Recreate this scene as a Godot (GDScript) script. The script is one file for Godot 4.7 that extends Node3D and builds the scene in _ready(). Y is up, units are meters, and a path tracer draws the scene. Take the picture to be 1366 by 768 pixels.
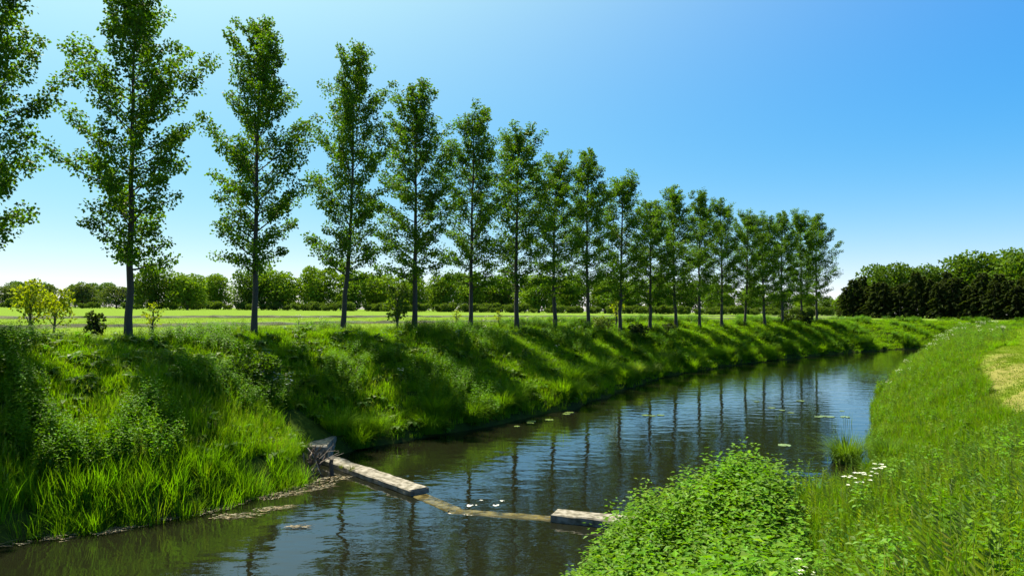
extends Node3D
# A riverside in early summer: poplar row on the far bank, weir, nettles and tall grass on the near bank.
# Plan coordinates: Vector2(X to the right, D away from the viewer); world = (X, height, -D). Water level is 0.

var rng := RandomNumberGenerator.new()
var wob := FastNoiseLite.new()
var counts := {}
var M := {}

# ---------------------------------------------------------------- mesh builder
class MB:
	var v := PackedVector3Array()
	var n := PackedVector3Array()
	var c := PackedColorArray()
	var with_n := false
	func tri(a: Vector3, b: Vector3, d: Vector3, col: Color) -> void:
		v.push_back(a); v.push_back(b); v.push_back(d)
		c.push_back(col); c.push_back(col); c.push_back(col)
		if with_n:
			var f := (d - a).cross(b - a).normalized()
			n.push_back(f); n.push_back(f); n.push_back(f)
	func quad(a: Vector3, b: Vector3, d: Vector3, e: Vector3, col: Color) -> void:
		tri(a, b, d, col); tri(a, d, e, col)
	func nquad(p: Array, q: Array, col: Color) -> void:
		for k in [0, 1, 2, 0, 2, 3]:
			v.push_back(p[k]); n.push_back(q[k]); c.push_back(col)
	func tube(pts: Array, rad: Array, sides: int, col: Color, cap := true) -> void:
		with_n = true
		var rings := []
		var dirs := []
		var side := Vector3.RIGHT
		for i in pts.size():
			var t: Vector3 = (pts[mini(i + 1, pts.size() - 1)] - pts[maxi(i - 1, 0)]).normalized()
			if absf(t.dot(side)) > 0.9: side = Vector3.FORWARD if absf(t.z) < 0.8 else Vector3.UP
			var u := (side - t * side.dot(t)).normalized()
			var w := t.cross(u)
			side = u
			var ring := []
			var dd := []
			for k in sides:
				var a := TAU * k / sides
				var o := u * cos(a) + w * sin(a)
				dd.push_back(o)
				ring.push_back(pts[i] + o * rad[i])
			rings.push_back(ring); dirs.push_back(dd)
		for i in pts.size() - 1:
			for k in sides:
				var j := (k + 1) % sides
				nquad([rings[i][k], rings[i + 1][k], rings[i + 1][j], rings[i][j]], [dirs[i][k], dirs[i + 1][k], dirs[i + 1][j], dirs[i][j]], col)
		if cap:
			var last: int = pts.size() - 1
			for k in sides:
				tri(pts[last], rings[last][(k + 1) % sides], rings[last][k], col)
	func leaf(p: Vector3, along: Vector3, flat: Vector3, l: float, w: float, col: Color) -> void:
		# pointed leaf folded a little along its rib
		var s := along.cross(flat).normalized() * w * 0.5
		var m := p + along * l * 0.42
		var t := p + along * l
		var up := flat * w * 0.18
		tri(p, m + s + up, t, col)
		tri(p, t, m - s + up, col)
	func blade(p: Vector3, lean: Vector3, h: float, w: float, droop: float, col: Color, segs := 3) -> void:
		var s := Vector3(-lean.z, 0, lean.x)
		if s.length() < 0.001: s = Vector3.RIGHT
		s = s.normalized() * w * 0.5
		var pl := p - s
		var pr := p + s
		for i in range(1, segs + 1):
			var t := float(i) / segs
			var q := p + Vector3.UP * (h * t - droop * h * t * t * t) + lean * h * t * t
			var ss := s * (1.0 - t * t)
			if i == segs:
				tri(pl, q, pr, col)
			else:
				tri(pl, q - ss, q + ss, col); tri(pl, q + ss, pr, col)
				pl = q - ss; pr = q + ss
	func mesh(m: Material) -> ArrayMesh:
		var a := []
		a.resize(Mesh.ARRAY_MAX)
		a[Mesh.ARRAY_VERTEX] = v
		if with_n and n.size() == v.size(): a[Mesh.ARRAY_NORMAL] = n
		a[Mesh.ARRAY_COLOR] = c
		var am := ArrayMesh.new()
		am.add_surface_from_arrays(Mesh.PRIMITIVE_TRIANGLES, a)
		am.surface_set_material(0, m)
		return am

# ---------------------------------------------------------------- naming
func numbered(called: String) -> String:
	var k: int = counts.get(called, 0)
	counts[called] = k + 1
	return called if k == 0 else "%s_%03d" % [called, k]

func tag(o: Node, label: String, category: String, group := "", kind := "") -> void:
	o.set_meta("label", label)
	if category != "": o.set_meta("category", category)
	if group != "": o.set_meta("group", group)
	if kind != "": o.set_meta("kind", kind)

func part(called: String, m: Mesh, parent: Node, kind := "") -> MeshInstance3D:
	var o := MeshInstance3D.new()
	o.name = called
	o.mesh = m
	parent.add_child(o, true)
	if kind != "": o.set_meta("kind", kind)
	return o

func thing(called: String, at: Vector3, turn := 0.0, size := Vector3.ONE) -> Node3D:
	var o := Node3D.new()
	o.name = numbered(called)
	add_child(o)
	o.position = at
	o.rotation.y = turn
	o.scale = size
	return o

func solo(called: String, m: Mesh, at := Vector3.ZERO, turn := 0.0) -> MeshInstance3D:
	var o := MeshInstance3D.new()
	o.name = numbered(called)
	o.mesh = m
	add_child(o)
	o.position = at
	o.rotation.y = turn
	return o

func rr(a: float, b: float) -> float:
	return rng.randf_range(a, b)

func tone(base: Color, spread: float) -> Color:
	var k := 1.0 + rr(-spread, spread)
	var y := rr(-spread, spread) * 0.5
	return Color(base.r * k * (1.0 + y), base.g * k, base.b * k * (1.0 - y))

# ---------------------------------------------------------------- terrain
var LE := [Vector2(-200, -80), Vector2(-60, -12), Vector2(-24, 6.5), Vector2(-13.5, 13.5), Vector2(-10.75, 15.6), Vector2(-8.5, 17.6), Vector2(-6.4, 20.2), Vector2(-6.1, 25.0), Vector2(-4.5, 27.9), Vector2(-1.4, 31.6), Vector2(2.9, 38), Vector2(7.5, 48.5), Vector2(12.8, 59), Vector2(20.5, 70), Vector2(30, 81), Vector2(41, 93), Vector2(53, 104), Vector2(66, 111), Vector2(82, 114), Vector2(120, 114), Vector2(700, 100)]
var RE := [Vector2(-40, -60), Vector2(-14, -16), Vector2(-6, -3), Vector2(-2, 5), Vector2(-0.5, 9), Vector2(1.2, 12), Vector2(3.5, 14.5), Vector2(6.5, 16.5), Vector2(9.5, 20), Vector2(12, 25), Vector2(13.8, 28.5), Vector2(18.5, 38), Vector2(24.4, 49), Vector2(36, 69), Vector2(44, 82), Vector2(51, 92), Vector2(60, 99), Vector2(72, 103), Vector2(90, 104), Vector2(120, 102), Vector2(700, 85)]
const RX0 := -60.0
const RD0 := -12.0
const RNX := 171
const RND := 151
var rasL := PackedFloat32Array()
var rasR := PackedFloat32Array()

func sdist(poly: Array, p: Vector2) -> float:
	var best := 1e9
	var s := 1.0
	for i in poly.size() - 1:
		var a: Vector2 = poly[i]
		var ab: Vector2 = poly[i + 1] - a
		var ap := p - a
		var t := clampf(ap.dot(ab) / ab.length_squared(), 0.0, 1.0)
		var d := (ap - ab * t).length_squared()
		if d < best - 1e-6:
			best = d
			s = signf(ab.cross(ap))
	return sqrt(best) * s

func make_raster() -> void:
	rasL.resize(RNX * RND); rasR.resize(RNX * RND)
	for j in RND:
		for i in RNX:
			var p := Vector2(RX0 + i, RD0 + j)
			rasL[j * RNX + i] = sdist(LE, p)
			rasR[j * RNX + i] = -sdist(RE, p)

func look(r: PackedFloat32Array, x: float, d: float) -> float:
	var u := clampf(x - RX0, 0.0, RNX - 1.001)
	var w := clampf(d - RD0, 0.0, RND - 1.001)
	var i := int(u)
	var j := int(w)
	u -= i; w -= j
	var k := j * RNX + i
	return lerpf(lerpf(r[k], r[k + 1], u), lerpf(r[k + RNX], r[k + RNX + 1], u), w)

func edge_wob(x: float, d: float) -> float:
	return wob.get_noise_2d(x * 3.0, d * 3.0) * 0.55

func ground(x: float, d: float) -> float:
	var sl := look(rasL, x, d) + edge_wob(x, d)
	var sr := look(rasR, x, d) + edge_wob(x + 50.0, d)
	var b := wob.get_noise_2d(x * 1.7 + 90.0, d * 1.7)
	if sl > 0.0:
		var t := clampf(sl / 8.6, 0.0, 1.0)
		return 0.28 * clampf(sl / 0.3, 0, 1) + 3.47 * (t * (1.5 - 0.5 * t * t)) + b * 0.22 * clampf(sl, 0, 1) * (1.0 if sl < 14 else 0.35)
	if sr > 0.0:
		var t2 := clampf(sr / bank_width(d), 0.0, 1.0)
		return 0.15 * clampf(sr / 0.3, 0, 1) + 3.15 * lerpf(t2, t2 * t2 * (3.0 - 2.0 * t2), 0.8 * smoothstep(9.0, 14.0, d)) + 0.85 * exp(-((x - 2.6) * (x - 2.6) * 0.6 + (d - 10.8) * (d - 10.8)) / 3.6) * clampf(sr * 1.5, 0, 1) + b * 0.14 * clampf(sr, 0, 1)
	return maxf(-0.9, maxf(sl, sr) * 0.9)

func bank_width(d: float) -> float:
	return lerpf(lerpf(4.6, 6.2, smoothstep(3.0, 8.0, d)), 4.9, smoothstep(20.0, 34.0, d))

func at(x: float, d: float, up := 0.0) -> Vector3:
	return Vector3(x, ground(x, d) + up, -d)

const MOWN := [[0, 12.0], [8, 12.0], [11, 6.6], [16, 4.5], [23, 3.4], [30, 3.2], [36, 4.6], [42, 6.4], [60, 8.0], [300, 8.0]]
func mown_from(d: float) -> float:
	for i in MOWN.size() - 1:
		if d < MOWN[i + 1][0]: return lerpf(MOWN[i][1], MOWN[i + 1][1], (d - MOWN[i][0]) / (MOWN[i + 1][0] - MOWN[i][0]))
	return 8.0

func mown(x: float, d: float) -> float:
	# 1 on the mown strip along the top of the near bank
	var sr := look(rasR, x, d)
	return clampf((sr - mown_from(d) - wob.get_noise_2d(x * 2.0, d * 2.0) * 0.5) / 0.4, 0.0, 1.0)

func dry(x: float, d: float) -> float:
	# worn, straw-coloured stretch of the mown strip
	var sr := look(rasR, x, d)
	var n := wob.get_noise_2d(x * 5.0 + 300.0, d * 5.0)
	return clampf((1.0 - absf(sr - mown_from(d) - 1.1) / 1.3 + n * 0.9) * 1.2, 0.0, 1.0) * clampf((d - 9.0) / 3.0, 0, 1) * clampf((40.0 - d) / 8.0, 0, 1)

func make_ground() -> void:
	var N := 400
	var a := 14.0
	var b := 4.6
	var ctr := Vector2(8, 32)
	var xs := PackedFloat32Array()
	var ds := PackedFloat32Array()
	for i in N + 1:
		var u := 2.0 * i / N - 1.0
		xs.push_back(ctr.x + a * sinh(b * u))
		ds.push_back(ctr.y + a * sinh(b * u) * (1.0 if u > 0 else 0.5))
	var v := PackedVector3Array()
	var c := PackedColorArray()
	var idx := PackedInt32Array()
	v.resize((N + 1) * (N + 1)); c.resize(v.size())
	for j in N + 1:
		for i in N + 1:
			var x := xs[i]
			var d := ds[j]
			v[j * (N + 1) + i] = Vector3(x, ground(x, d), -d)
			var sl := look(rasL, x, d)
			var sr := look(rasR, x, d)
			var nn := wob.get_noise_2d(x * 4.0, d * 4.0)
			var col := Color(0.05, 0.055, 0.022)
			if sl > 0.0:
				var f := clampf((sl - 11.5 - nn * 2.0) / 1.5, 0.0, 1.0)
				col = Color(0.04, 0.065, 0.014).lerp(Color(0.125, 0.19, 0.032), f)
			elif sr > 0.0:
				col = Color(0.045, 0.065, 0.014).lerp(Color(0.12, 0.18, 0.022), mown(x, d))
				col = col.lerp(Color(0.19, 0.14, 0.075), dry(x, d) * 0.6)
			c[j * (N + 1) + i] = col
	for j in N:
		for i in N:
			var k := j * (N + 1) + i
			for q in [k, k + N + 1, k + 1, k + 1, k + N + 1, k + N + 2]:
				idx.push_back(q)
	var nrm := PackedVector3Array()
	nrm.resize(v.size())
	for j in N + 1:
		for i in N + 1:
			var l := v[j * (N + 1) + maxi(i - 1, 0)]
			var r := v[j * (N + 1) + mini(i + 1, N)]
			var f := v[mini(j + 1, N) * (N + 1) + i]
			var n := v[maxi(j - 1, 0) * (N + 1) + i]
			nrm[j * (N + 1) + i] = (r - l).cross(f - n).normalized()
	var arr := []
	arr.resize(Mesh.ARRAY_MAX)
	arr[Mesh.ARRAY_VERTEX] = v
	arr[Mesh.ARRAY_NORMAL] = nrm
	arr[Mesh.ARRAY_COLOR] = c
	arr[Mesh.ARRAY_INDEX] = idx
	var am := ArrayMesh.new()
	am.add_surface_from_arrays(Mesh.PRIMITIVE_TRIANGLES, arr)
	am.surface_set_material(0, M.ground)
	var o := solo("ground", am)
	tag(o, "green meadow ground sloping down on both sides to the river", "ground", "", "structure")

# ---------------------------------------------------------------- materials
func noise_tex(freq: float, seed_: int, ramp: Array, size := 512, oct := 4) -> NoiseTexture2D:
	var f := FastNoiseLite.new()
	f.noise_type = FastNoiseLite.TYPE_SIMPLEX_SMOOTH
	f.seed = seed_
	f.frequency = freq
	f.fractal_octaves = oct
	var t := NoiseTexture2D.new()
	t.width = size; t.height = size
	t.seamless = true
	t.noise = f
	if ramp.size():
		var g := Gradient.new()
		g.offsets = PackedFloat32Array(range(ramp.size()).map(func(i): return float(i) / (ramp.size() - 1)))
		g.colors = PackedColorArray(ramp)
		t.color_ramp = g
	return t

func leafy(back: float, rough := 0.5, spec := 0.5) -> StandardMaterial3D:
	var m := StandardMaterial3D.new()
	m.vertex_color_use_as_albedo = true
	m.roughness = rough
	m.metallic_specular = spec
	m.cull_mode = BaseMaterial3D.CULL_DISABLED
	m.backlight_enabled = true
	m.backlight = Color(back * 0.98, back, back * 0.35)
	return m

func surf(rough: float, albedo_tex: Texture2D = null, scale := 1.0, bump_tex: Texture2D = null, bump := 0.0) -> StandardMaterial3D:
	var m := StandardMaterial3D.new()
	m.vertex_color_use_as_albedo = true
	m.roughness = rough
	if albedo_tex: m.albedo_texture = albedo_tex
	if bump_tex:
		m.heightmap_enabled = true
		m.heightmap_texture = bump_tex
		m.heightmap_scale = bump
	m.uv1_triplanar = true
	m.uv1_world_triplanar = true
	m.uv1_scale = Vector3.ONE * scale
	return m

func make_materials() -> void:
	var g1 := noise_tex(0.03, 3, [Color(0.62, 0.62, 0.6), Color(0.9, 0.92, 0.85), Color(1, 1, 0.95)], 1024, 5)
	M.ground = surf(1.0, g1, 0.16, g1, 4.0)
	M.ground.metallic_specular = 0.0
	M.leaf = leafy(1.0, 0.5, 0.22)
	M.grass = leafy(1.0, 0.6, 0.12)
	M.far_leaf = leafy(0.9, 0.7, 0.15)
	M.dry = leafy(0.3, 0.8)
	M.white = leafy(0.5, 0.8)
	var bk := noise_tex(0.05, 8, [Color(0.45, 0.45, 0.45), Color(0.85, 0.85, 0.85), Color(1, 1, 1)], 512, 5)
	M.bark = surf(0.9, bk, 1.6, bk, 3.0)
	var cc := noise_tex(0.02, 12, [Color(0.28, 0.3, 0.22), Color(0.66, 0.64, 0.56), Color(0.95, 0.94, 0.92), Color(1, 1, 1)], 512, 6)
	M.concrete = surf(0.88, cc, 0.4, cc, 1.0)
	M.wet = surf(0.15, cc, 0.3, cc, 1.0)
	M.wood = surf(0.8, bk, 4.0, bk, 1.0)
	M.hay = surf(0.95, bk, 1.2, bk, 8.0)
	M.lily = surf(0.25)
	var w := StandardMaterial3D.new()
	w.albedo_color = Color(0.006, 0.0065, 0.003).linear_to_srgb()
	w.roughness = 0.02
	w.metallic_specular = 0.5
	w.heightmap_enabled = true
	w.heightmap_texture = noise_tex(0.014, 21, [], 2048, 6)
	w.heightmap_scale = 0.9
	M.water = w

# ---------------------------------------------------------------- sky
func make_sky(sun: Vector3) -> Sky:
	var W := 512
	var H := 256
	var im := Image.create(W, H, false, Image.FORMAT_RGBF)
	var zen := Color(0.02, 0.16, 0.66)
	var low := Color(0.018, 0.27, 0.87)
	var hor := Color(1.25, 1.12, 1.05)
	for j in H:
		var el := (0.5 - (j + 0.5) / H) * PI
		for i in W:
			var az := (i + 0.5) / W * TAU
			var dir := Vector3(sin(az) * cos(el), sin(el), -cos(az) * cos(el))
			var y := maxf(dir.y, 0.0)
			var c := low.lerp(zen, smoothstep(0.1, 0.9, y))
			# red light is scattered out of the low air soonest, so it fades from the horizon faster
			c = Color(lerpf(c.r, hor.r, exp(-y * 14.0)), lerpf(c.g, hor.g, exp(-y * 8.0)), lerpf(c.b, hor.b, exp(-y * 8.0)))
			# forward scattering of the hazy air towards the sun
			c = c + Color(1.65, 1.9, 0.4) * pow(maxf(0.0, dir.dot(sun) * 0.5 + 0.5), 10.0)
			if el < 0.0: c = c.lerp(Color(0.12, 0.16, 0.08), clampf(-el * 12.0, 0, 1))
			im.set_pixel(i, j, c)
	var p := PanoramaSkyMaterial.new()
	p.panorama = ImageTexture.create_from_image(im)
	var s := Sky.new()
	s.sky_material = p
	return s

# ---------------------------------------------------------------- trees
func rand_dir() -> Vector3:
	var z := rr(-1, 1)
	var a := rr(0, TAU)
	var r := sqrt(1 - z * z)
	return Vector3(r * cos(a), z, r * sin(a))

const PROF := [[0.0, 1.4], [0.19, 1.5], [0.35, 2.2], [0.55, 2.45], [0.75, 2.1], [0.9, 1.4], [1.0, 0.7]]
func poplar(seed_: int) -> Array:
	rng.seed = seed_
	var H := 14.0
	var tr := MB.new()
	var cr := MB.new()
	var bark := Color(0.085, 0.068, 0.046)
	var pts := []
	var rad := []
	var bend := Vector2(rr(-0.25, 0.25), rr(-0.25, 0.25))
	for i in 15:
		var t := i / 14.0
		pts.push_back(Vector3(bend.x * sin(t * 3.0) + rr(-0.03, 0.03), H * 0.98 * t - (0.3 if i == 0 else 0.0), bend.y * sin(t * 2.4) + rr(-0.03, 0.03)))
		rad.push_back(lerpf(0.148, 0.018, pow(t, 0.8)) * (1.25 if i == 0 else 1.0))
	tr.tube(pts, rad, 9, bark)
	var nb := 64
	var az := rr(0, TAU)
	for i in nb:
		var t := lerpf(0.19, 0.96, pow((i + rr(0, 0.8)) / nb, 1.02))
		az += 2.4 + rr(-0.5, 0.5)
		var len := 0.0
		for q in PROF.size() - 1:
			if t >= PROF[q][0] and t <= PROF[q + 1][0]: len = lerpf(PROF[q][1], PROF[q + 1][1], (t - PROF[q][0]) / (PROF[q + 1][0] - PROF[q][0]))
		len *= rr(0.55, 1.35) * 1.16
		var el := deg_to_rad(lerpf(12.0, 58.0, pow(clampf((t - 0.17) / 0.75, 0, 1), 0.8)) + rr(-14, 14))
		var f := t / 0.98 * 14.0
		var i0 := mini(int(f * 0.98), 13)
		var o: Vector3 = pts[i0].lerp(pts[i0 + 1], clampf(f * 0.98 - i0, 0, 1))
		o.y = H * t * 0.98
		var out := Vector3(cos(az), 0, sin(az))
		var bp := []
		var br := []
		var r0 := lerpf(0.045, 0.014, t)
		var p := o
		var steps := 5
		for k in steps + 1:
			bp.push_back(p)
			br.push_back(lerpf(r0, 0.006, float(k) / steps))
			var e := el + 0.28 * k / steps + rr(-0.12, 0.12)
			p += (out.rotated(Vector3.UP, rr(-0.16, 0.16)) * cos(e) + Vector3.UP * sin(e)) * len / steps
		tr.tube(bp, br, 4, bark, false)
		# twigs with bunches of leaves
		var nt := int(2 + len * 2.6)
		for k in nt:
			var q := lerpf(0.22, 1.0, (k + rr(0.2, 0.8)) / nt)
			var fi := q * steps
			var b0 := mini(int(fi), steps - 1)
			var s: Vector3 = bp[b0].lerp(bp[b0 + 1], fi - b0)
			var off := rand_dir()
			off.y = absf(off.y) * 0.7 - 0.1
			var tip := s + off * rr(0.2, 0.62) * (1.15 - 0.5 * q) * lerpf(1.0, 0.7, smoothstep(0.5, 0.95, t)) + out * 0.1
			tr.tube([s, tip], [0.007, 0.003], 3, bark, false)
			var nl := int(rr(26, 84))
			var spread := rr(0.2, 0.46) * lerpf(1.0, 0.75, smoothstep(0.5, 0.95, t))
			var young := rr(0.85, 1.25)
			for l in nl:
				var w := rand_dir() * spread * pow(rng.randf(), 0.45)
				w.y *= 0.75
				var lp := s.lerp(tip, rr(0.3, 1.0)) + w
				var al := (w.normalized() + rand_dir() * 0.8 + Vector3(0, -0.5, 0)).normalized()
				var fl := rand_dir()
				fl = (fl - al * fl.dot(al)).normalized()
				var size := rr(0.08, 0.132)
				cr.leaf(lp, al, fl, size, size * 0.95, tone(Color(0.075 * young, 0.15 * young, 0.008), 0.3))
	return [tr.mesh(M.bark), cr.mesh(M.leaf)]

func lobed(seed_: int, H: float, W: float, trunk: float, lobes: int, leaf: float, n: int, col: Color, mat: Material, flat := 1.0) -> Array:
	rng.seed = seed_
	var tr := MB.new()
	var cr := MB.new()
	var bark := Color(0.11, 0.095, 0.075)
	var rt := maxf(0.03, H * 0.022)
	if trunk >= 0.0:
		tr.tube([Vector3(0, -0.3, 0), Vector3(0.02 * H, H * 0.3, 0), Vector3(0, H * 0.62, 0.01 * H), Vector3(0.01 * H, H * 0.85, 0)], [rt * 1.2, rt, rt * 0.6, rt * 0.2], 7, bark)
	var per := n / lobes
	for k in lobes:
		var t := (k + 0.5) / lobes
		var y := lerpf(trunk * H + H * 0.12, H * 0.86, t) if trunk >= 0.0 else lerpf(H * 0.2, H * 0.72, t)
		var prof := sqrt(maxf(0.05, 1.0 - pow((y / H - 0.55) / 0.5, 2.0)))
		var a := k * 2.4 + rr(-0.6, 0.6)
		var rad := W * 0.5 * prof * rr(0.25, 0.75)
		var c := Vector3(cos(a) * rad, y, sin(a) * rad)
		var lr := W * rr(0.19, 0.30) * lerpf(1.0, 0.72, t)
		lr = minf(lr, H * 0.32)
		if trunk >= 0.0:
			tr.tube([Vector3(0, maxf(H * 0.15, y - rad * 0.8 - H * 0.1), 0), c], [rt * 0.5, rt * 0.12], 4, bark, false)
		var tn := rr(0.82, 1.2)
		for l in per:
			var d := rand_dir()
			if d.y < -0.3 and rng.randf() < 0.5: d.y = -d.y
			var bump := 1.0 + 0.22 * wob.get_noise_3d(d.x * 40.0 + k * 9.0, d.y * 40.0, d.z * 40.0)
			var p := c + Vector3(d.x, d.y * 0.82 * flat, d.z) * lr * bump * pow(rng.randf(), 0.22)
			if p.y < 0.05: p.y = rr(0.05, 0.3)
			var al := (rand_dir() + d * 0.5).normalized()
			var fl := (rand_dir() + d * 0.6)
			fl = (fl - al * fl.dot(al)).normalized()
			var s := leaf * rr(0.7, 1.3)
			cr.leaf(p, al, fl, s, s * 0.8, tone(Color(col.r * tn, col.g * tn, col.b), 0.2))
	return [tr.mesh(M.bark) if tr.v.size() else null, cr.mesh(mat)]

func conifer(seed_: int, H: float, W: float, n: int, col: Color) -> Array:
	rng.seed = seed_
	var tr := MB.new()
	var cr := MB.new()
	tr.tube([Vector3(0, -0.3, 0), Vector3(0, H * 0.5, 0), Vector3(0, H * 0.98, 0)], [H * 0.018, H * 0.011, 0.02], 6, Color(0.09, 0.07, 0.055))
	var nb := 90
	for k in nb:
		var t := lerpf(0.05, 0.98, pow((k + 0.5) / nb, 0.9))
		var a := k * 2.4 + rr(-0.4, 0.4)
		var len := W * 0.5 * lerpf(1.0, 0.14, pow(t, 2.2)) * rr(0.6, 1.25)
		var out := Vector3(cos(a), 0, sin(a))
		var tn := rr(0.75, 1.25)
		for l in n / nb:
			var q := sqrt(rng.randf())
			var p := Vector3(0, H * t, 0) + out * len * q + Vector3(0, -0.35 * len * q * q + rr(-0.15, 0.15), 0)
			p += Vector3(-out.z, 0, out.x) * rr(-0.25, 0.25) * len * (1.1 - q)
			var al := (out + Vector3(0, rr(-0.8, 0.1), 0) + rand_dir() * 0.4).normalized()
			var fl := (Vector3.UP + rand_dir() * 0.7)
			fl = (fl - al * fl.dot(al)).normalized()
			cr.leaf(p, al, fl, rr(0.4, 0.8), rr(0.2, 0.34), tone(Color(col.r * tn, col.g * tn, col.b * tn), 0.2))
	return [tr.mesh(M.bark), cr.mesh(M.far_leaf)]

func place_tree(called: String, m: Array, pos: Vector3, turn: float, size: Vector3, label: String, category: String, group: String) -> Node3D:
	var o := thing(called, pos, turn, size)
	tag(o, label, category, group)
	if m[0]: part("trunk", m[0], o)
	part("crown", m[1], o, "stuff")
	return o

# px, py in the 1366 x 768 photograph -> plan position on a level plane, worked out beforehand with the camera below
const F := 1000.0
func plan(px: float, D: float) -> float:
	return (px - 683.0) / F * D

# ---------------------------------------------------------------- grasses and herbs (prototypes)
func tuft(seed_: int, n: int, R: float, h0: float, h1: float, w: float, lean: float, col: Color, heads := 0.0, segs := 3) -> ArrayMesh:
	rng.seed = seed_
	var b := MB.new()
	for i in n:
		var a := rr(0, TAU)
		var r := R * sqrt(rng.randf())
		var p := Vector3(cos(a) * r, -0.04, sin(a) * r)
		var la := a + rr(-1.4, 1.4)
		var le := Vector3(cos(la), 0, sin(la)) * rr(0.1, 1.0) * lean
		var h := rr(h0, h1)
		b.blade(p, le, h, w * rr(0.7, 1.3), rr(0.0, 0.45) * lean, tone(col, 0.22), segs)
		if rng.randf() < heads:
			var hh := h * rr(1.15, 1.4)
			var top := p + Vector3.UP * hh + le * hh * 0.5
			var sd := Vector3(cos(la + 1.5), 0, sin(la + 1.5))
			b.quad(p - sd * 0.0015, top - sd * 0.0015, top + sd * 0.0015, p + sd * 0.0015, tone(Color(0.13, 0.17, 0.05), 0.2))
			var hc := tone(Color(0.11, 0.17, 0.04), 0.2)
			for q in 4:
				var z := top - Vector3.UP * 0.03 * q + le * 0.02
				b.leaf(z, (le.normalized() + Vector3.UP * 0.8 + rand_dir() * 0.5).normalized(), sd, 0.06, 0.018, hc)
	return b.mesh(M.grass)

func nettle(seed_: int, H: float, pairs: int, leaf: float, col: Color) -> ArrayMesh:
	rng.seed = seed_
	var b := MB.new()
	var stems := 3
	for s in stems:
		var a0 := rr(0, TAU)
		var p0 := Vector3(cos(a0), 0, sin(a0)) * rr(0.03, 0.13)
		var ln := Vector3(cos(a0), 0, sin(a0)) * rr(0.02, 0.22)
		var h := H * rr(0.75, 1.05)
		var sc := Color(0.07, 0.10, 0.03)
		var top := p0 + Vector3.UP * h + ln * h
		for k in 3:
			var sd := Vector3(cos(k * 2.1), 0, sin(k * 2.1)) * 0.003
			b.tri(p0 - sd, top, p0 + sd, sc)
		var tw := rr(0, TAU)
		for k in pairs:
			var t := lerpf(0.12, 1.0, pow((k + 0.5) / pairs, 0.9))
			var p := p0 + Vector3.UP * h * t + ln * h * t
			tw += PI / 2 + rr(-0.2, 0.2)
			var l := leaf * lerpf(1.1, 0.45, pow(t, 3.0)) * rr(0.8, 1.15)
			for side in 2:
				var a := tw + side * PI + rr(-0.2, 0.2)
				var e := rr(-0.55, 0.35)
				var al := Vector3(cos(a) * cos(e), sin(e), sin(a) * cos(e))
				var fl := (Vector3.UP + rand_dir() * 0.35)
				fl = (fl - al * fl.dot(al)).normalized()
				var cl := tone(col, 0.25)
				var st := p + al * l * 0.28
				b.leaf(st, al, fl, l, l * 0.62, cl)
				# a second half that hangs over at the tip
				if t < 0.85 and rng.randf() < 0.6:
					var a2 := a + rr(0.5, 0.9)
					var al2 := Vector3(cos(a2), rr(-0.3, 0.4), sin(a2)).normalized()
					b.leaf(p, al2, (Vector3.UP + rand_dir() * 0.4 - al2 * 0.3).normalized(), l * 0.6, l * 0.38, cl)
	return b.mesh(M.leaf)

func herb(seed_: int, n: int, L: float, W: float, col: Color) -> ArrayMesh:
	# broad basal leaves, as of dock or comfrey
	rng.seed = seed_
	var b := MB.new()
	for i in n:
		var a := rr(0, TAU)
		var out := Vector3(cos(a), 0, sin(a))
		var sd := Vector3(-out.z, 0, out.x)
		var e := rr(0.5, 1.3)
		var l := L * rr(0.6, 1.15)
		var w := W * rr(0.7, 1.2) * 0.5
		var c := tone(col, 0.22)
		var p := Vector3.ZERO
		var prev := [p, p]
		for k in range(1, 5):
			var t := k / 4.0
			p += (out * cos(e) + Vector3.UP * sin(e)) * l * 0.25
			e -= rr(0.35, 0.6)
			var ww: float = [0.35, 1.0, 0.8, 0.0][k - 1] * w
			var q := [p - sd * ww + Vector3.UP * ww * 0.25, p + sd * ww + Vector3.UP * ww * 0.25]
			b.quad(prev[0], q[0], p, prev[0].lerp(prev[1], 0.5), c)
			b.quad(prev[0].lerp(prev[1], 0.5), p, q[1], prev[1], c)
			prev = q
	return b.mesh(M.leaf)

var bins := {}
func drop(kind: String, p: Vector3, size: Vector3, col: Color, lean := 0.12) -> void:
	if not bins.has(kind): bins[kind] = PackedFloat32Array()
	var q := Basis.from_euler(Vector3(rr(-lean, lean), rr(0, TAU), rr(-lean, lean))) * Basis.from_scale(size)
	bins[kind].append_array(PackedFloat32Array([q.x.x, q.y.x, q.z.x, p.x, q.x.y, q.y.y, q.z.y, p.y, q.x.z, q.y.z, q.z.z, p.z, col.r, col.g, col.b, 1.0]))

func flush(owner_name: String, label: String, category: String, kinds: Dictionary, called: String) -> void:
	var o := thing(owner_name, Vector3.ZERO)
	tag(o, label, category, "", "stuff")
	for k in kinds:
		if not bins.has(k) or bins[k].size() == 0: continue
		var mm := MultiMesh.new()
		mm.transform_format = MultiMesh.TRANSFORM_3D
		mm.use_colors = true
		mm.mesh = kinds[k]
		mm.instance_count = bins[k].size() / 16
		mm.buffer = bins[k]
		var mi := MultiMeshInstance3D.new()
		mi.name = called
		mi.multimesh = mm
		o.add_child(mi, true)
		mi.set_meta("kind", "stuff")
		print(owner_name, " ", k, " ", mm.instance_count)

func in_view(x: float, d: float, margin := 1.25) -> bool:
	return d > 2.5 and absf(x) < d * 0.683 * margin + 2.0

func patch(x: float, d: float, s: float, o := 0.0) -> float:
	return wob.get_noise_2d(x * s + o, d * s - o)

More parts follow.
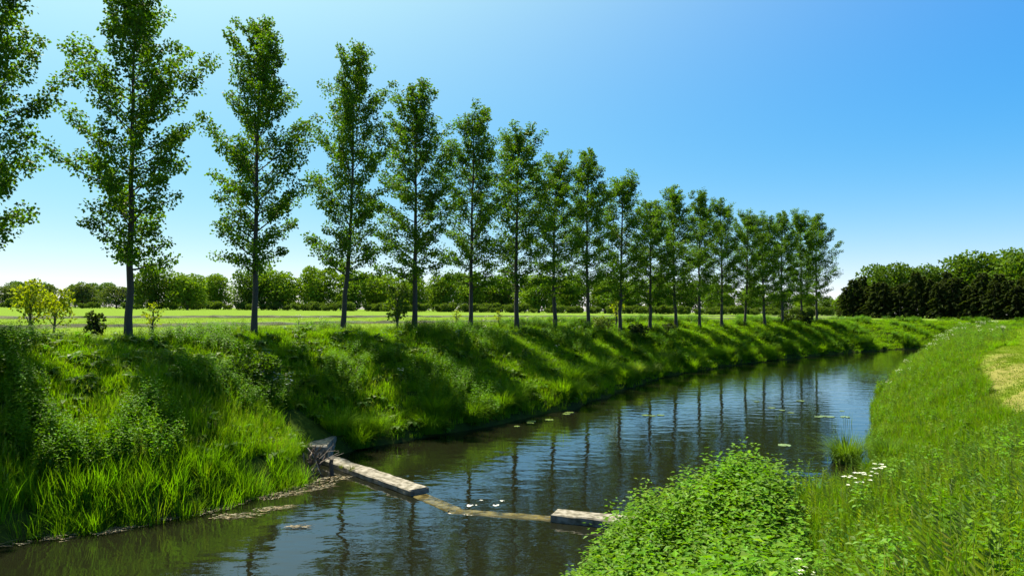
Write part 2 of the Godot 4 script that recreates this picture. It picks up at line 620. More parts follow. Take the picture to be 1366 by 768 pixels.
func plant_tone(base: Color) -> Color:
	# every plant its own tone, whatever its place; a few are last year's straw
	if rng.randf() < 0.03: return Color(base.r * 1.5, base.g * 1.1, base.b * 2.2)
	return tone(base, 0.26)

func sow() -> void:
	rng.seed = 4711
	for j in range(2, 128):
		for i in range(-58, 92):
			var cx := i + 0.5
			var cd := j + 0.5
			if not in_view(cx, cd): continue
			var sl0 := look(rasL, cx, cd)
			var sr0 := look(rasR, cx, cd)
			if sl0 < -1.0 and sr0 < -1.0: continue
			var far := sqrt(cx * cx + cd * cd)
			var n := 0
			if sr0 > -1.0: n = int(clampf(1500.0 / far, 14, 130))
			elif sl0 < 12.5: n = int(clampf(900.0 / far, 9, 36)) if sl0 > 1.6 or cd > 24.0 else 70
			elif sl0 < 60.0: n = 2 if far < 60 else 1
			for k in n:
				var x := cx + rr(-0.5, 0.5)
				var d := cd + rr(-0.5, 0.5)
				var sl := look(rasL, x, d) + edge_wob(x, d)
				var sr := look(rasR, x, d) + edge_wob(x + 50.0, d)
				if sl > 0.05 or (sl > -0.45 and d < 23.5 and sr < 0.0):
					sow_left(x, d, sl, far)
				elif sr > 0.0:
					sow_right(x, d, sr, far)

func sow_left(x: float, d: float, sl: float, far: float) -> void:
	if d > 21.6 and d < 26.4 and x > (-7.7 if d > 24.0 else -6.5) and x < -4.6: return
	var p := at(x, d)
	p.y = maxf(p.y, -0.15)
	var z := patch(x, d, 3.0, 40.0)
	if sl < 0.9 and d < 21.5:
		# reed sweet-grass along the lower water
		var s := rr(0.7, 1.15)
		if rng.randf() < 0.75 + 1.2 * patch(x, d, 9.0, 5.0): drop("reed%d" % rng.randi_range(0, 1), p, Vector3(s, s * rr(0.65, 1.1), s), plant_tone(Color(1.15, 1.1, 0.9)), 0.3)
		return
	if sl > 11.0 + z * 1.5:
		var s2 := rr(0.8, 1.4)
		drop("mown", p, Vector3(s2, s2 * rr(0.7, 1.2), s2), plant_tone(Color(1.3, 1.25, 0.9)))
		return
	var big := clampf(far / 40.0, 1.0, 1.8)
	var slope_h := 0.85 + 0.5 * z
	if sl < 2.6: slope_h *= 1.25
	if d < 24.0 and sl < 4.5: slope_h *= 1.35
	var u := rng.randf()
	if z > 0.18 and u < 0.4:
		var s3 := rr(0.7, 1.1) * (0.8 + 0.2 * big)
		drop("nettle%d" % rng.randi_range(0, 2), p, Vector3(s3 * big, s3 * slope_h * 0.85, s3 * big), plant_tone(Color(0.95, 1.0, 1.0)))
	elif u < 0.06:
		var s4 := rr(0.7, 1.3)
		drop("herb%d" % rng.randi_range(0, 1), p, Vector3(s4, s4, s4), plant_tone(Color(1, 1, 1)))
	elif u < 0.06 + 0.3 * clampf(0.45 + z, 0, 1):
		var s5 := rr(0.8, 1.2)
		drop("tall%d" % rng.randi_range(0, 1), p, Vector3(s5 * big, s5 * slope_h * 0.8, s5 * big), plant_tone(Color(1.12, 1.1, 0.95)))
	else:
		var s6 := rr(0.75, 1.25)
		drop("bank%d" % rng.randi_range(0, 2), p, Vector3(s6 * big, s6 * slope_h, s6 * big), plant_tone(Color(1.2, 1.15, 0.95)))

func sow_right(x: float, d: float, sr: float, far: float) -> void:
	var p := at(x, d)
	var z := patch(x, d, 3.0, 140.0)
	var px := x / maxf(d, 0.1)
	var big := clampf(far / 30.0, 1.0, 2.0)
	var mw := mown(x, d)
	var dr := dry(x, d)
	if mw > 0.5:
		if rng.randf() < dr * 0.6: return
		var s := rr(0.5, 0.9)
		drop("mown", p, Vector3(s, s, s), plant_tone(Color(1.2, 1.15, 0.9)))
		return
	var bed := (d < 17.0 and px < 0.37 + z * 0.12) or (d >= 12.0 and d < 21.0 and px < 0.47 + z * 0.1)
	if bed and sr > -0.2:
		if rng.randf() > 0.4: return
		var s2 := rr(0.6, 1.25)
		var low := lerpf(0.5, 1.15, smoothstep(0.2, 1.0, sr) * smoothstep(13.0, 11.5, d) * smoothstep(0.42, 0.3, px))
		drop("nettle%d" % rng.randi_range(0, 2), p, Vector3(s2, s2 * low * (1.0 + 0.25 * z), s2), plant_tone(Color(1.1, 1.1, 0.95)))
		return
	var u := rng.randf()
	if u < 0.02 + 0.06 * clampf(z * 3.0, 0, 1):
		var s3 := rr(0.5, 0.85)
		drop("nettle%d" % rng.randi_range(0, 2), p, Vector3(s3, s3, s3) * sqrt(big), plant_tone(Color(1, 1, 1)))
	elif u < 0.08:
		var s4 := rr(0.5, 0.9)
		drop("herb%d" % rng.randi_range(0, 1), p, Vector3(s4, s4, s4), plant_tone(Color(1, 1, 1)))
	elif u < 0.16:
		var s5 := rr(0.6, 1.0)
		drop("tall%d" % rng.randi_range(0, 1), p, Vector3(s5 * big, s5 * 0.85, s5 * big), plant_tone(Color(0.95, 1.02, 0.9)))
	else:
		var s6 := rr(0.7, 1.15)
		drop("fine%d" % rng.randi_range(0, 2), p, Vector3(s6 * big, s6 * (1.0 + 0.3 * z), s6 * big), plant_tone(Color(1.15, 1.12, 0.85)))

# ---------------------------------------------------------------- ready
func _ready() -> void:
	rng.seed = 1
	wob.seed = 5
	wob.noise_type = FastNoiseLite.TYPE_SIMPLEX_SMOOTH
	wob.frequency = 0.05
	wob.fractal_octaves = 2
	# camera: a standing person's eye, 1.8 m above the near bank
	var cam := Camera3D.new()
	cam.name = "camera"
	cam.fov = rad_to_deg(2.0 * atan(384.0 / F))
	cam.near = 0.1
	cam.far = 3000.0
	cam.position = Vector3(0, 5, 0)
	cam.rotation_degrees = Vector3(1.65, 0, 0.57)
	add_child(cam)
	cam.current = true
	# sun behind the poplars on the left
	var sun_dir := Vector3(-0.60, 0, -0.80).normalized() * cos(deg_to_rad(60.0)) + Vector3.UP * sin(deg_to_rad(60.0))
	var env := Environment.new()
	env.background_mode = Environment.BG_SKY
	env.sky = make_sky(sun_dir)
	env.background_energy_multiplier = 0.32
	env.tonemap_mode = Environment.TONE_MAPPER_LINEAR
	env.tonemap_exposure = 3.35
	env.sdfgi_enabled = true
	env.ssao_enabled = true
	env.ssil_enabled = true
	var we := WorldEnvironment.new()
	we.name = "world_environment"
	we.environment = env
	add_child(we)
	var sun := DirectionalLight3D.new()
	sun.name = "sun"
	sun.light_color = Color(1.0, 0.96, 0.88)
	sun.light_energy = 1.6
	sun.light_angular_distance = 0.5
	sun.shadow_enabled = true
	add_child(sun)
	sun.look_at_from_position(sun_dir * 100.0, Vector3.ZERO, Vector3.UP)

	make_materials()
	make_raster()
	print("raster ", Time.get_ticks_msec())
	make_ground()
	print("ground ", Time.get_ticks_msec())
	make_water()
	make_weir()
	make_poplars()
	print("poplars ", Time.get_ticks_msec())
	make_background()
	print("background ", Time.get_ticks_msec())
	make_shrubs()
	sow()
	print("sown ", Time.get_ticks_msec())
	make_grass()
	make_details()
	print("done ", Time.get_ticks_msec())

func make_water() -> void:
	var st := SurfaceTool.new()
	st.begin(Mesh.PRIMITIVE_TRIANGLES)
	st.set_normal(Vector3.UP)
	var q := [Vector2(-120, -30), Vector2(-120, 125), Vector2(160, 125), Vector2(160, -30)]
	for k in [0, 1, 2, 0, 2, 3]:
		st.set_uv(Vector2(q[k].x / 48.0, q[k].y / 26.0))
		st.set_normal(Vector3.UP)
		st.add_vertex(Vector3(q[k].x, 0, -q[k].y))
	st.set_material(M.water)
	var o := solo("river", st.commit())
	tag(o, "calm dark river water mirroring the poplars and sky", "river", "", "structure")

func slab(b: MB, A: Vector3, B: Vector3, w: float, th: float, col: Color, seg := 14, rough := 0.03) -> void:
	# chamfered slab swept from A to B (A, B: middle of the top face)
	var ax := (B - A).normalized()
	var sd := ax.cross(Vector3.UP).normalized()
	var ch := minf(0.03, th * 0.2)
	var prof := [Vector2(-w / 2 + ch, 0), Vector2(w / 2 - ch, 0), Vector2(w / 2, -ch), Vector2(w / 2, -th), Vector2(-w / 2, -th), Vector2(-w / 2, -ch)]
	var rings := []
	for i in seg + 1:
		var t := float(i) / seg
		var ring := []
		for q in prof.size():
			var e := 0.0
			if i == 0 or i == seg: e = -ch * (1.0 if i == seg else -1.0) * (0.0 if q in [2, 3, 4, 5] else 1.0)
			var p: Vector3 = A.lerp(B, t) + ax * e + sd * prof[q].x + Vector3.UP * prof[q].y
			ring.push_back(p + Vector3(wob.get_noise_3d(p.x * 90, p.y * 90, p.z * 90), wob.get_noise_3d(p.z * 90, p.x * 90, 7), wob.get_noise_3d(3, p.z * 90, p.x * 90)) * rough)
		rings.push_back(ring)
	for i in seg:
		for q in prof.size():
			var r := (q + 1) % prof.size()
			b.quad(rings[i][q], rings[i][r], rings[i + 1][r], rings[i + 1][q], col)
	for e in [0, seg]:
		var c: Vector3 = rings[e].reduce(func(s, p): return s + p, Vector3.ZERO) / prof.size()
		for q in prof.size():
			b.tri(c, rings[e][q], rings[e][(q + 1) % prof.size()], col)

func make_weir() -> void:
	var o := thing("weir", Vector3(-2.0, 0, -20.5))
	tag(o, "low concrete weir across the river with a lower overflow in the middle", "weir")
	var off := -o.position
	var grey := Color(0.19, 0.178, 0.15)
	var m := MB.new()
	slab(m, Vector3(-6.5, 0.17, -25.1) + off, Vector3(-2.42, 0.17, -20.25) + off, 0.58, 0.16, grey, 22)
	part("slab", m.mesh(M.concrete), o)
	m = MB.new()
	slab(m, Vector3(1.05, 0.18, -18.1) + off, Vector3(5.2, 0.2, -16.6) + off, 0.56, 0.19, grey, 18)
	part("slab", m.mesh(M.concrete), o)
	m = MB.new()
	slab(m, Vector3(-2.55, 0.022, -20.4) + off, Vector3(-1.35, 0.022, -18.75) + off, 0.46, 0.5, Color(0.11, 0.092, 0.034), 10, 0.012)
	slab(m, Vector3(-1.5, 0.017, -18.72) + off, Vector3(1.15, 0.02, -18.08) + off, 0.42, 0.5, Color(0.11, 0.092, 0.034), 16, 0.012)
	var s := part("sill", m.mesh(M.wet), o)
	s.set_meta("label", "wet algae covered overflow sill just at water level")
	m = MB.new()
	slab(m, Vector3(-9.0, 0.56, -24.9) + off, Vector3(-5.95, 0.56, -25.15) + off, 1.9, 1.3, Color(0.24, 0.225, 0.19), 12, 0.02)
	part("abutment", m.mesh(M.concrete), o)
	m = MB.new()
	slab(m, Vector3(-6.35, -0.12, -24.75) + off, Vector3(-2.6, -0.12, -20.1) + off, 0.62, 0.5, Color(0.16, 0.15, 0.12), 16)
	part("footing", m.mesh(M.concrete), o)

func make_poplars() -> void:
	var kinds := []
	for k in 8: kinds.push_back(poplar(100 + k * 7))
	var pxs := [173, 340, 457, 553, 628, 690, 741, 786, 827, 868, 903, 934, 963, 994, 1021, 1045, 1070, 1090]
	var top := [1.03, 1.0, 1.0, 0.97, 0.96, 1.0, 0.92, 1.0, 0.97, 0.85, 0.97, 0.99, 0.99, 0.94, 0.95, 1.0, 1.06, 1.06]
	var ord := ["", "second ", "third ", "fourth ", "fifth ", "sixth ", "seventh ", "eighth ", "ninth ", "tenth ", "eleventh ", "twelfth ", "thirteenth ", "fourteenth ", "fifteenth ", "sixteenth ", "seventeenth ", "eighteenth ", "nineteenth ", "twentieth ", "twenty-first "]
	rng.seed = 77
	var list := []
	for k in range(-2, 19):
		var D := 4.48 * (k + 5.27)
		var x: float
		if k >= 1: x = plan(pxs[k - 1], D)
		else: x = -14.35 - 2.95 * (1 - k)
		list.push_back([x, D, top[k - 1] if k >= 1 else 1.0])
	for i in list.size():
		var e: Array = list[i]
		var nth := list.size() - 1 - i
		var w := rr(0.9, 1.06) * lerpf(1.0, 1.25, smoothstep(4.0, 10.0, i))
		var lab := "young poplar with pale straight trunk, %sfrom the far end of the row" % ord[nth]
		if nth == 0: lab = "last young poplar at the far end of the row on the bank"
		var pop := place_tree("poplar_tree", kinds[(i * 3) % 8], at(e[0], e[1], -0.05), rr(0, TAU), Vector3(w, e[2] * rr(0.99, 1.01), w), lab, "tree", "poplars in a row on the bank")
		pop.rotation.x = rr(-0.018, 0.018)
		pop.rotation.z = rr(-0.018, 0.018)

func make_background() -> void:
	var green := Color(0.125, 0.205, 0.018)
	var dark := Color(0.07, 0.125, 0.016)
	var grey := Color(0.085, 0.12, 0.045)
	var round_ := []
	for k in 4: round_.push_back(lobed(300 + k, 14.0, 13.0, 0.02, 24, 0.62, 5200, green, M.far_leaf))
	var dk := []
	for k in 3: dk.push_back(lobed(330 + k, 14.0, 14.0, 0.02, 24, 0.62, 5200, dark, M.far_leaf))
	var wil := []
	for k in 2: wil.push_back(lobed(350 + k, 9.0, 9.0, 0.04, 15, 0.5, 3000, grey, M.far_leaf))
	var hedge := []
	for k in 3: hedge.push_back(lobed(370 + k, 4.0, 7.0, -1.0, 9, 0.45, 2200, Color(0.085, 0.135, 0.026), M.far_leaf, 0.8))
	var con := []
	for k in 4: con.push_back(conifer(390 + k, 11.5, 5.4, 4500, Color(0.04, 0.058, 0.018)))
	rng.seed = 31
	# far side of the meadow, left to right as one looks over it
	var tops := [[-40, 366], [10, 372], [60, 371], [110, 368], [150, 372], [210, 336], [250, 350], [285, 352], [330, 343], [375, 345], [420, 338], [465, 346], [510, 350], [550, 356], [590, 352], [630, 348], [670, 352], [715, 350], [760, 352], [800, 356], [840, 360], [880, 352], [920, 360], [960, 366], [1000, 372], [1040, 378], [1075, 384], [1105, 390], [1122, 386], [1140, 380]]
	for e in tops:
		var px: float = e[0] + rr(-8, 8)
		var D := lerpf(300.0, 330.0, rng.randf())
		if px > 180 and px < 260: D = 250.0
		var base_y := 406.0 + 0.01 * px
		var h: float = (base_y - e[1]) / F * D * 0.78 + 1.25
		var pos := at(plan(px, D), D)
		if px < 165:
			place_tree("willow_tree", wil[rng.randi_range(0, 1)], pos, rr(0, TAU), Vector3(1.35, 1, 1.35) * h / 9.0, "grey-green round-headed willow at the far edge of the mown field", "tree", "willows at the far field edge")
		else:
			var deep := rng.randf() < 0.3
			var m: Array = dk[rng.randi_range(0, 2)] if deep else round_[rng.randi_range(0, 3)]
			var wd := rr(1.0, 1.35)
			place_tree("deciduous_tree", m, pos, rr(0, TAU), Vector3(wd, 1, wd) * h / 14.0, "dark green leafy tree in the wood behind the mown field" if deep else "bright green leafy tree in the wood behind the mown field", "tree", "trees of the wood behind the field")
	# a second, fuller rank behind
	for k in 26:
		var px2 := -30.0 + k * 44.0 + rr(-14, 14)
		var D2 := rr(345, 375)
		var h2 := rr(10, 15) * (0.75 if px2 > 900 else 1.0)
		if px2 < 165: h2 = rr(10, 13)
		place_tree("deciduous_tree", dk[k % 3], at(plan(px2, D2), D2), rr(0, TAU), Vector3(1.2, 1, 1.2) * h2 / 14.0, "tall dark tree in the rear rank of the wood behind the field", "tree", "rear trees of the wood behind the field")
	for k in 100:
		var px3 := -30.0 + k * 12.0 + rr(-8, 8)
		if px3 < 160 and rng.randf() < 0.3: continue
		var D3 := rr(284, 296)
		var s := rr(0.5, 1.05)
		place_tree("hedge_bush", hedge[k % 3], at(plan(px3, D3), D3), rr(0, TAU), Vector3(s * 1.2, s, s), "dark low bush in the hedge along the far field edge", "bush", "bushes along the far field edge")
	# spruce belt on the right
	for k in 34:
		var t := k / 33.0
		var px4 := lerpf(1128.0, 1470.0, t) + rr(-3, 3)
		var D4 := lerpf(200.0, 150.0, t) + rr(-2.5, 2.5)
		var hs := rr(0.74, 1.12) * lerpf(0.95, 0.86, t)
		if k == 0: hs *= 0.7
		place_tree("conifer_tree", con[k % 4], at(plan(px4, D4), D4), rr(0, TAU), Vector3(rr(0.95, 1.2), hs, rr(0.95, 1.2)), "dark narrow conifer in the dense belt on the meadow beyond the river bend", "tree", "conifers of the dark belt")
	var dom := [[1155, 372, 215], [1183, 349, 222], [1216, 352, 222], [1262, 362, 225], [1287, 337, 222], [1322, 340, 215], [1352, 330, 210], [1395, 332, 205], [1440, 334, 200]]
	for e in dom:
		var D5: float = e[2]
		var h5: float = (406.0 + 0.01 * e[0] - e[1]) / F * D5 + 1.25
		place_tree("oak_tree", dk[rng.randi_range(0, 2)], at(plan(e[0], D5), D5), rr(0, TAU), Vector3(1.05, 1, 1.05) * h5 / 14.0, "broad round-topped tree rising behind the dark conifer belt", "tree", "round trees behind the conifer belt")
	# swaths of cut grass
	for e in [[15.5, 0.9, "nearest the poplar row"], [46.5, 0.8, "first of two in mid field"], [49.5, 0.8, "second of two in mid field"]]:
		var b := MB.new()
		b.with_n = false
		var prev := []
		for k in 260:
			var t := k / 259.0
			var D6 := lerpf(-20.0, 270.0, t)
			# runs parallel to the poplar row
			var bx: float = -14.35 + (D6 - 28.1) * 0.67 - e[0] * 1.2 + wob.get_noise_2d(D6 * 2.0, e[0] * 9.0) * 0.5
			if D6 > 75: bx += pow((D6 - 75) / 60.0, 2.0) * 5.0 * (1.0 if D6 < 140 else 0.0) + (5.87 + (D6 - 140.0) * 0.16 if D6 >= 140 else 0.0)
			var y := 3.75
			var row := []
			for q in 7:
				var u := q / 6.0 - 0.5
				var nz := wob.get_noise_3d(D6 * 22.0, q * 40.0, e[0]) * 0.09
				row.push_back(Vector3(bx + u * 1.2, y - 0.05 + maxf(0.0, 0.24 * (1.0 - 4.0 * u * u) + nz * 1.5), -D6))
			if prev.size():
				for q in 6: b.quad(prev[q], row[q], row[q + 1], prev[q + 1], tone(Color(0.075, 0.095, 0.03), 0.4))
			prev = row
		tag(solo("hay_swath", b.mesh(M.hay)), "long low swath of cut grass on the field, " + e[2], "hay swath", "hay swaths on the field")

func make_shrubs() -> void:
	var lime := Color(0.19, 0.235, 0.018)
	var sap := lobed(500, 2.4, 1.9, 0.22, 9, 0.13, 900, lime, M.leaf)
	var dk := lobed(503, 1.2, 0.8, 0.1, 7, 0.10, 700, Color(0.03, 0.05, 0.018), M.leaf)
	var thin := lobed(504, 1.7, 0.8, 0.25, 7, 0.10, 190, lime, M.leaf)
	var leafy_ := lobed(505, 2.9, 1.5, 0.12, 10, 0.14, 1300, Color(0.085, 0.14, 0.025), M.leaf)
	var low := lobed(506, 1.1, 1.6, -1.0, 7, 0.12, 1100, Color(0.04, 0.065, 0.02), M.leaf)
	var pale := lobed(507, 1.1, 1.8, -1.0, 7, 0.12, 700, Color(0.09, 0.13, 0.03), M.leaf)
	var list := [
		[sap, 40, 30.0, 1.0, "sapling_tree", "yellow-green maple sapling on the bank before the open field", "sapling"],
		[sap, 72, 31.5, 0.86, "sapling_tree", "smaller lime green sapling close beside the maple sapling", "sapling"],
		[dk, 128, 28.5, 1.0, "shrub", "small dark upright shrub between sapling and poplar trunk", "shrub"],
		[thin, 205, 29.5, 1.0, "sapling_tree", "thin sparse pale sapling just beside a thick poplar trunk", "sapling"],
		[leafy_, 531, 41.5, 1.0, "shrub", "tall leafy shrub leaning at the foot of a poplar", "shrub"],
		[thin, 609, 46.0, 0.75, "sapling_tree", "tiny spindly sapling at the crest between two poplars", "sapling"],
		[thin, 666, 50.0, 0.8, "sapling_tree", "tiny spindly sapling at the crest between two poplars", "sapling"],
		[low, 778, 59.0, 0.8, "shrub", "low dark bush on the crest beside poplar trunk", "shrub"],
		[pale, 803, 60.0, 1.2, "shrub", "pale airy bush on the crest between poplars", "shrub"],
		[thin, 822, 66.0, 1.8, "sapling_tree", "light green sapling standing close behind a poplar trunk", "sapling"],
		[low, 852, 64.0, 1.3, "shrub", "rounded dark bush on the crest of the bank", "shrub"],
		[low, 893, 70.0, 1.0, "shrub", "small dark bush on the bank crest past the rounded one", "shrub"],
		[low, 1075, 99.0, 2.0, "shrub", "large dark bramble bush at the far poplar feet", "shrub"],
		[low, 1050, 97.0, 1.5, "shrub", "wide bramble bush next to the largest dark bramble", "shrub"],
	]
	rng.seed = 9
	for e in list:
		var o := place_tree(e[4], e[0], at(plan(e[1], e[2]), e[2], -0.03), rr(0, TAU), Vector3.ONE * e[3], e[5], e[6], "shrubs and saplings on the bank crest" if e[5].begins_with("tiny") else "")

func make_grass() -> void:
	var g := Color(0.105, 0.215, 0.007)
	var k := {}
	for i in 3: k["bank%d" % i] = tuft(600 + i, 40, 0.26, 0.12, 0.40, 0.016, 0.8, g, 0.03)
	for i in 2: k["tall%d" % i] = tuft(610 + i, 26, 0.2, 0.3, 0.75, 0.013, 0.55, Color(0.10, 0.19, 0.010), 0.12)
	for i in 3: k["fine%d" % i] = tuft(620 + i, 40, 0.17, 0.14, 0.42, 0.009, 0.7, g, 0.03)
	flush("bank_grass", "thick bright green grass covering the slopes of both banks", "grass", k, "grass_tuft")
	flush("mown_grass", "short mown yellow-green grass of the field and bank-top path", "grass", {"mown": tuft(630, 60, 0.5, 0.03, 0.12, 0.014, 1.0, Color(0.125, 0.195, 0.024), 0.0, 2)}, "grass_tuft")
	k = {}
	for i in 2: k["reed%d" % i] = tuft(640 + i, 18, 0.16, 0.4, 1.15, 0.02, 0.5, Color(0.095, 0.21, 0.010), 0.0, 4)
	flush("reed_grass", "tall bright green reed grass along the water below the weir", "reeds", k, "reed_tuft")
	k = {}
	for i in 3: k["nettle%d" % i] = nettle(650 + i, 0.85, 10, 0.115, Color(0.085, 0.185, 0.009))
	flush("nettle_bed", "dense leafy nettles in the foreground and in patches on the banks", "nettles", k, "nettle_plant")
	k = {}
	for i in 2: k["herb%d" % i] = herb(660 + i, 12, 0.5, 0.16, Color(0.075, 0.15, 0.010))
	flush("dock_plants", "broad-leaved dock plants scattered among the bank grass", "herbs", k, "dock_plant")

func umbel(seed_: int, R: float) -> ArrayMesh:
	rng.seed = seed_
	var b := MB.new()
	for k in 11:
		var a := k * 2.4
		var r := R * sqrt((k + 0.3) / 11.0)
		var c := Vector3(cos(a) * r, R * 0.25 * (1.0 - r * r / (R * R)), sin(a) * r)
		b.tri(Vector3(0, -R * 0.9, 0), c + Vector3(0.0012, 0, 0), c - Vector3(0.0012, 0, 0), Color(0.09, 0.14, 0.03))
		for q in 6:
			var p := c + Vector3(rr(-1, 1), rr(-0.3, 0.3), rr(-1, 1)) * R * 0.2
			var al := Vector3(rr(-1, 1), rr(-0.2, 0.5), rr(-1, 1)).normalized()
			var fl := (Vector3.UP - al * al.y).normalized()
			b.leaf(p - al * 0.008, al, fl, 0.017, 0.016, tone(Color(0.72, 0.74, 0.66), 0.08))
	return b.mesh(M.white)

func parsley_stem(seed_: int, H: float, tips: Array) -> Array:
	rng.seed = seed_
	var b := MB.new()
	var fork := Vector3(rr(-0.04, 0.04), H * 0.55, rr(-0.04, 0.04))
	b.tube([Vector3(0, -0.05, 0), fork * 0.5, fork], [0.006, 0.005, 0.004], 5, Color(0.08, 0.13, 0.03), false)
	for t in tips: b.tube([fork, fork.lerp(t, 0.6) + Vector3(0, 0.03, 0), t], [0.0035, 0.0028, 0.002], 4, Color(0.08, 0.13, 0.03), false)
	var f := MB.new()
	for k in 9:
		var a := k * 2.4
		var o := Vector3(0, H * rr(0.08, 0.5), 0)
		var out := Vector3(cos(a), rr(0.0, 0.6), sin(a)).normalized()
		for q in 16:
			var t := (q + 1) / 16.0
			var sd := Vector3(-out.z, 0, out.x) * (1 if q % 2 else -1)
			var p := o + out * t * 0.3 * H - Vector3(0, 0.12 * H * t * t, 0)
			f.leaf(p, (sd + out * 0.7 + Vector3(0, rr(-0.3, 0.3), 0)).normalized(), Vector3.UP, 0.09 * (1.2 - t) * H + 0.015, 0.03, tone(Color(0.07, 0.14, 0.012), 0.2))
	return [b.mesh(M.bark), f.mesh(M.leaf)]

func make_parsley() -> void:
	rng.seed = 15
	var um := [umbel(1, 0.045), umbel(2, 0.036)]
	var kinds := []
	for v in 3:
		rng.seed = 40 + v
		var tips := []
		for k in 7:
			var a := k * 0.9 + rr(-0.3, 0.3)
			tips.push_back(Vector3(cos(a) * rr(0.05, 0.2), rr(0.8, 1.02), sin(a) * rr(0.05, 0.2)))
		kinds.push_back([parsley_stem(60 + v, 1.0, tips), tips])
	rng.seed = 91
	var spots := []
	for k in 12: spots.push_back([rr(-9.7, -7.6), rr(25.6, 28.2), rr(0.75, 1.05), "white cow parsley in the clump on the bank above the weir", "cow parsley above the weir"])
	for k in 16: spots.push_back([0.0, 0.0, rr(0.6, 0.95), "white cow parsley along the crest under the poplars", "cow parsley under the poplars", 5.5, 9.5, 26.0, 58.0, -1])
	for k in 5: spots.push_back([2.55 + rr(-0.22, 0.3), 7.1 + rr(-0.3, 0.3), rr(0.55, 0.7), "white cow parsley in the dense cluster at the nettle edge", "cow parsley by the nettles"])
	for k in 3: spots.push_back([4.35 + rr(-0.2, 0.2), 8.9 + rr(-0.5, 0.5), rr(0.5, 0.62), "white cow parsley standing in the grass beside the nettle bed", "cow parsley in the near grass"])
	for k in 70: spots.push_back([0.0, 0.0, rr(0.7, 1.05), "white cow parsley on the grassy bank by the river bend", "cow parsley by the river bend", 0.3, 7.5, 44.0, 95.0, 1])
	for k in 10: spots.push_back([0.0, 0.0, rr(0.6, 0.9), "white cow parsley on the slope of the poplar bank", "cow parsley on the poplar bank", 2.0, 6.0, 26.0, 60.0, -1])
	for e in spots:
		if e.size() > 5:
			for tries in 400:
				var D := rr(e[7], e[8])
				var X := rr(-20, 70)
				var s := look(rasL if e[9] < 0 else rasR, X, D)
				if s > e[5] and s < e[6] and absf(X) < D * 0.66:
					e[0] = X; e[1] = D
					break
		var kd: Array = kinds[rng.randi_range(0, 2)]
		var o := thing("cow_parsley", at(e[0], e[1]), rr(0, TAU), Vector3.ONE * e[2])
		tag(o, e[3], "wildflower", e[4])
		part("stem", kd[0][0], o)
		part("foliage", kd[0][1], o, "stuff")
		for t in kd[1]:
			var u := part("umbel", um[rng.randi_range(0, 1)], o)
			u.position = t
			u.scale = Vector3.ONE * rr(0.85, 1.25)

func dome(seed_: int, n: int, h0: float, h1: float, w: float, col: Color) -> ArrayMesh:
	rng.seed = seed_
	var b := MB.new()
	for i in n:
		var a := rr(0, TAU)
		var r := 0.3 * sqrt(rng.randf())
		var le := Vector3(cos(a + rr(-0.5, 0.5)), 0, sin(a + rr(-0.5, 0.5))) * rr(0.15, 1.1)
		b.blade(Vector3(cos(a) * r, -0.1, sin(a) * r), le, rr(h0, h1), w * rr(0.7, 1.3), rr(0.1, 0.75) * le.length(), tone(col, 0.25), 4)
	return b.mesh(M.grass)

func make_tussocks() -> void:
	var ms := []
	for k in 3: ms.push_back(dome(700 + k, 620, 0.35, 0.9, 0.012, Color(0.115, 0.225, 0.012)))
	var pale := dome(705, 560, 0.35, 0.9, 0.011, Color(0.14, 0.21, 0.045))
	var deep := dome(706, 700, 0.35, 1.0, 0.014, Color(0.08, 0.16, 0.018))
	rng.seed = 222
	for k in 46:
		var t := k / 45.0
		var D := lerpf(26.0, 100.0, pow(t, 1.3)) + rr(-0.6, 0.6)
		var X := 0.0
		for i in LE.size() - 1:
			if LE[i].y <= D and LE[i + 1].y > D: X = lerpf(LE[i].x, LE[i + 1].x, (D - LE[i].y) / (LE[i + 1].y - LE[i].y))
		X -= rr(0.2, 1.6)
		var s := rr(0.9, 1.6) * (1.0 + t * 0.3)
		var light := k in [19, 20, 22, 25]
		var o := solo("sedge_tussock", pale if light else ms[k % 3], at(X, D), rr(0, TAU))
		o.scale = Vector3(s * 1.15, s, s * 1.15)
		tag(o, "pale grey-green sedge tussock hanging over the water under the poplar bank" if light else "rounded green sedge tussock at the foot of the poplar bank", "sedge", "sedge tussocks along the poplar bank")
	var lush := dome(711, 1200, 0.3, 0.95, 0.014, Color(0.085, 0.155, 0.028))
	var lu := solo("sedge_tussock", lush, Vector3(11.3, 0.0, -25.3), 0.4)
	lu.scale = Vector3(1.45, 1.5, 1.45)
	tag(lu, "big rounded bushy sedge tussock standing alone in the water at the grassy bank", "sedge")
	var above := lobed(712, 1.5, 2.3, -1.0, 14, 0.1, 3400, Color(0.06, 0.12, 0.014), M.leaf)
	place_tree("leafy_bush", above, at(-8.9, 26.2, -0.15), 0.0, Vector3.ONE, "dense dark green leafy bush on the bank just above the weir abutment", "bush", "")
	for e in [[12.2, 24.3, 1.1, "dark sedge tussock on the water edge beside the big one"], [11.2, 23.4, 0.8, "smaller dark sedge tussock between the nettles and the big one"]]:
		var o := solo("sedge_tussock", deep, Vector3(e[0], maxf(0.0, ground(e[0], e[1])), -e[1]), rr(0, TAU))
		o.scale = Vector3.ONE * e[2]
		tag(o, e[3], "sedge")
	for e in [[15.3, 34.0], [14.0, 32.4], [12.6, 35.0]]:
		var o := solo("water_reed", tuft(int(e[0] * 10), 9, 0.25, 0.4, 0.8, 0.015, 0.35, Color(0.08, 0.13, 0.02)), Vector3(e[0], -0.05, -e[1]))
		tag(o, "few thin reed blades standing alone in open water", "reeds", "reed sprigs in the river")

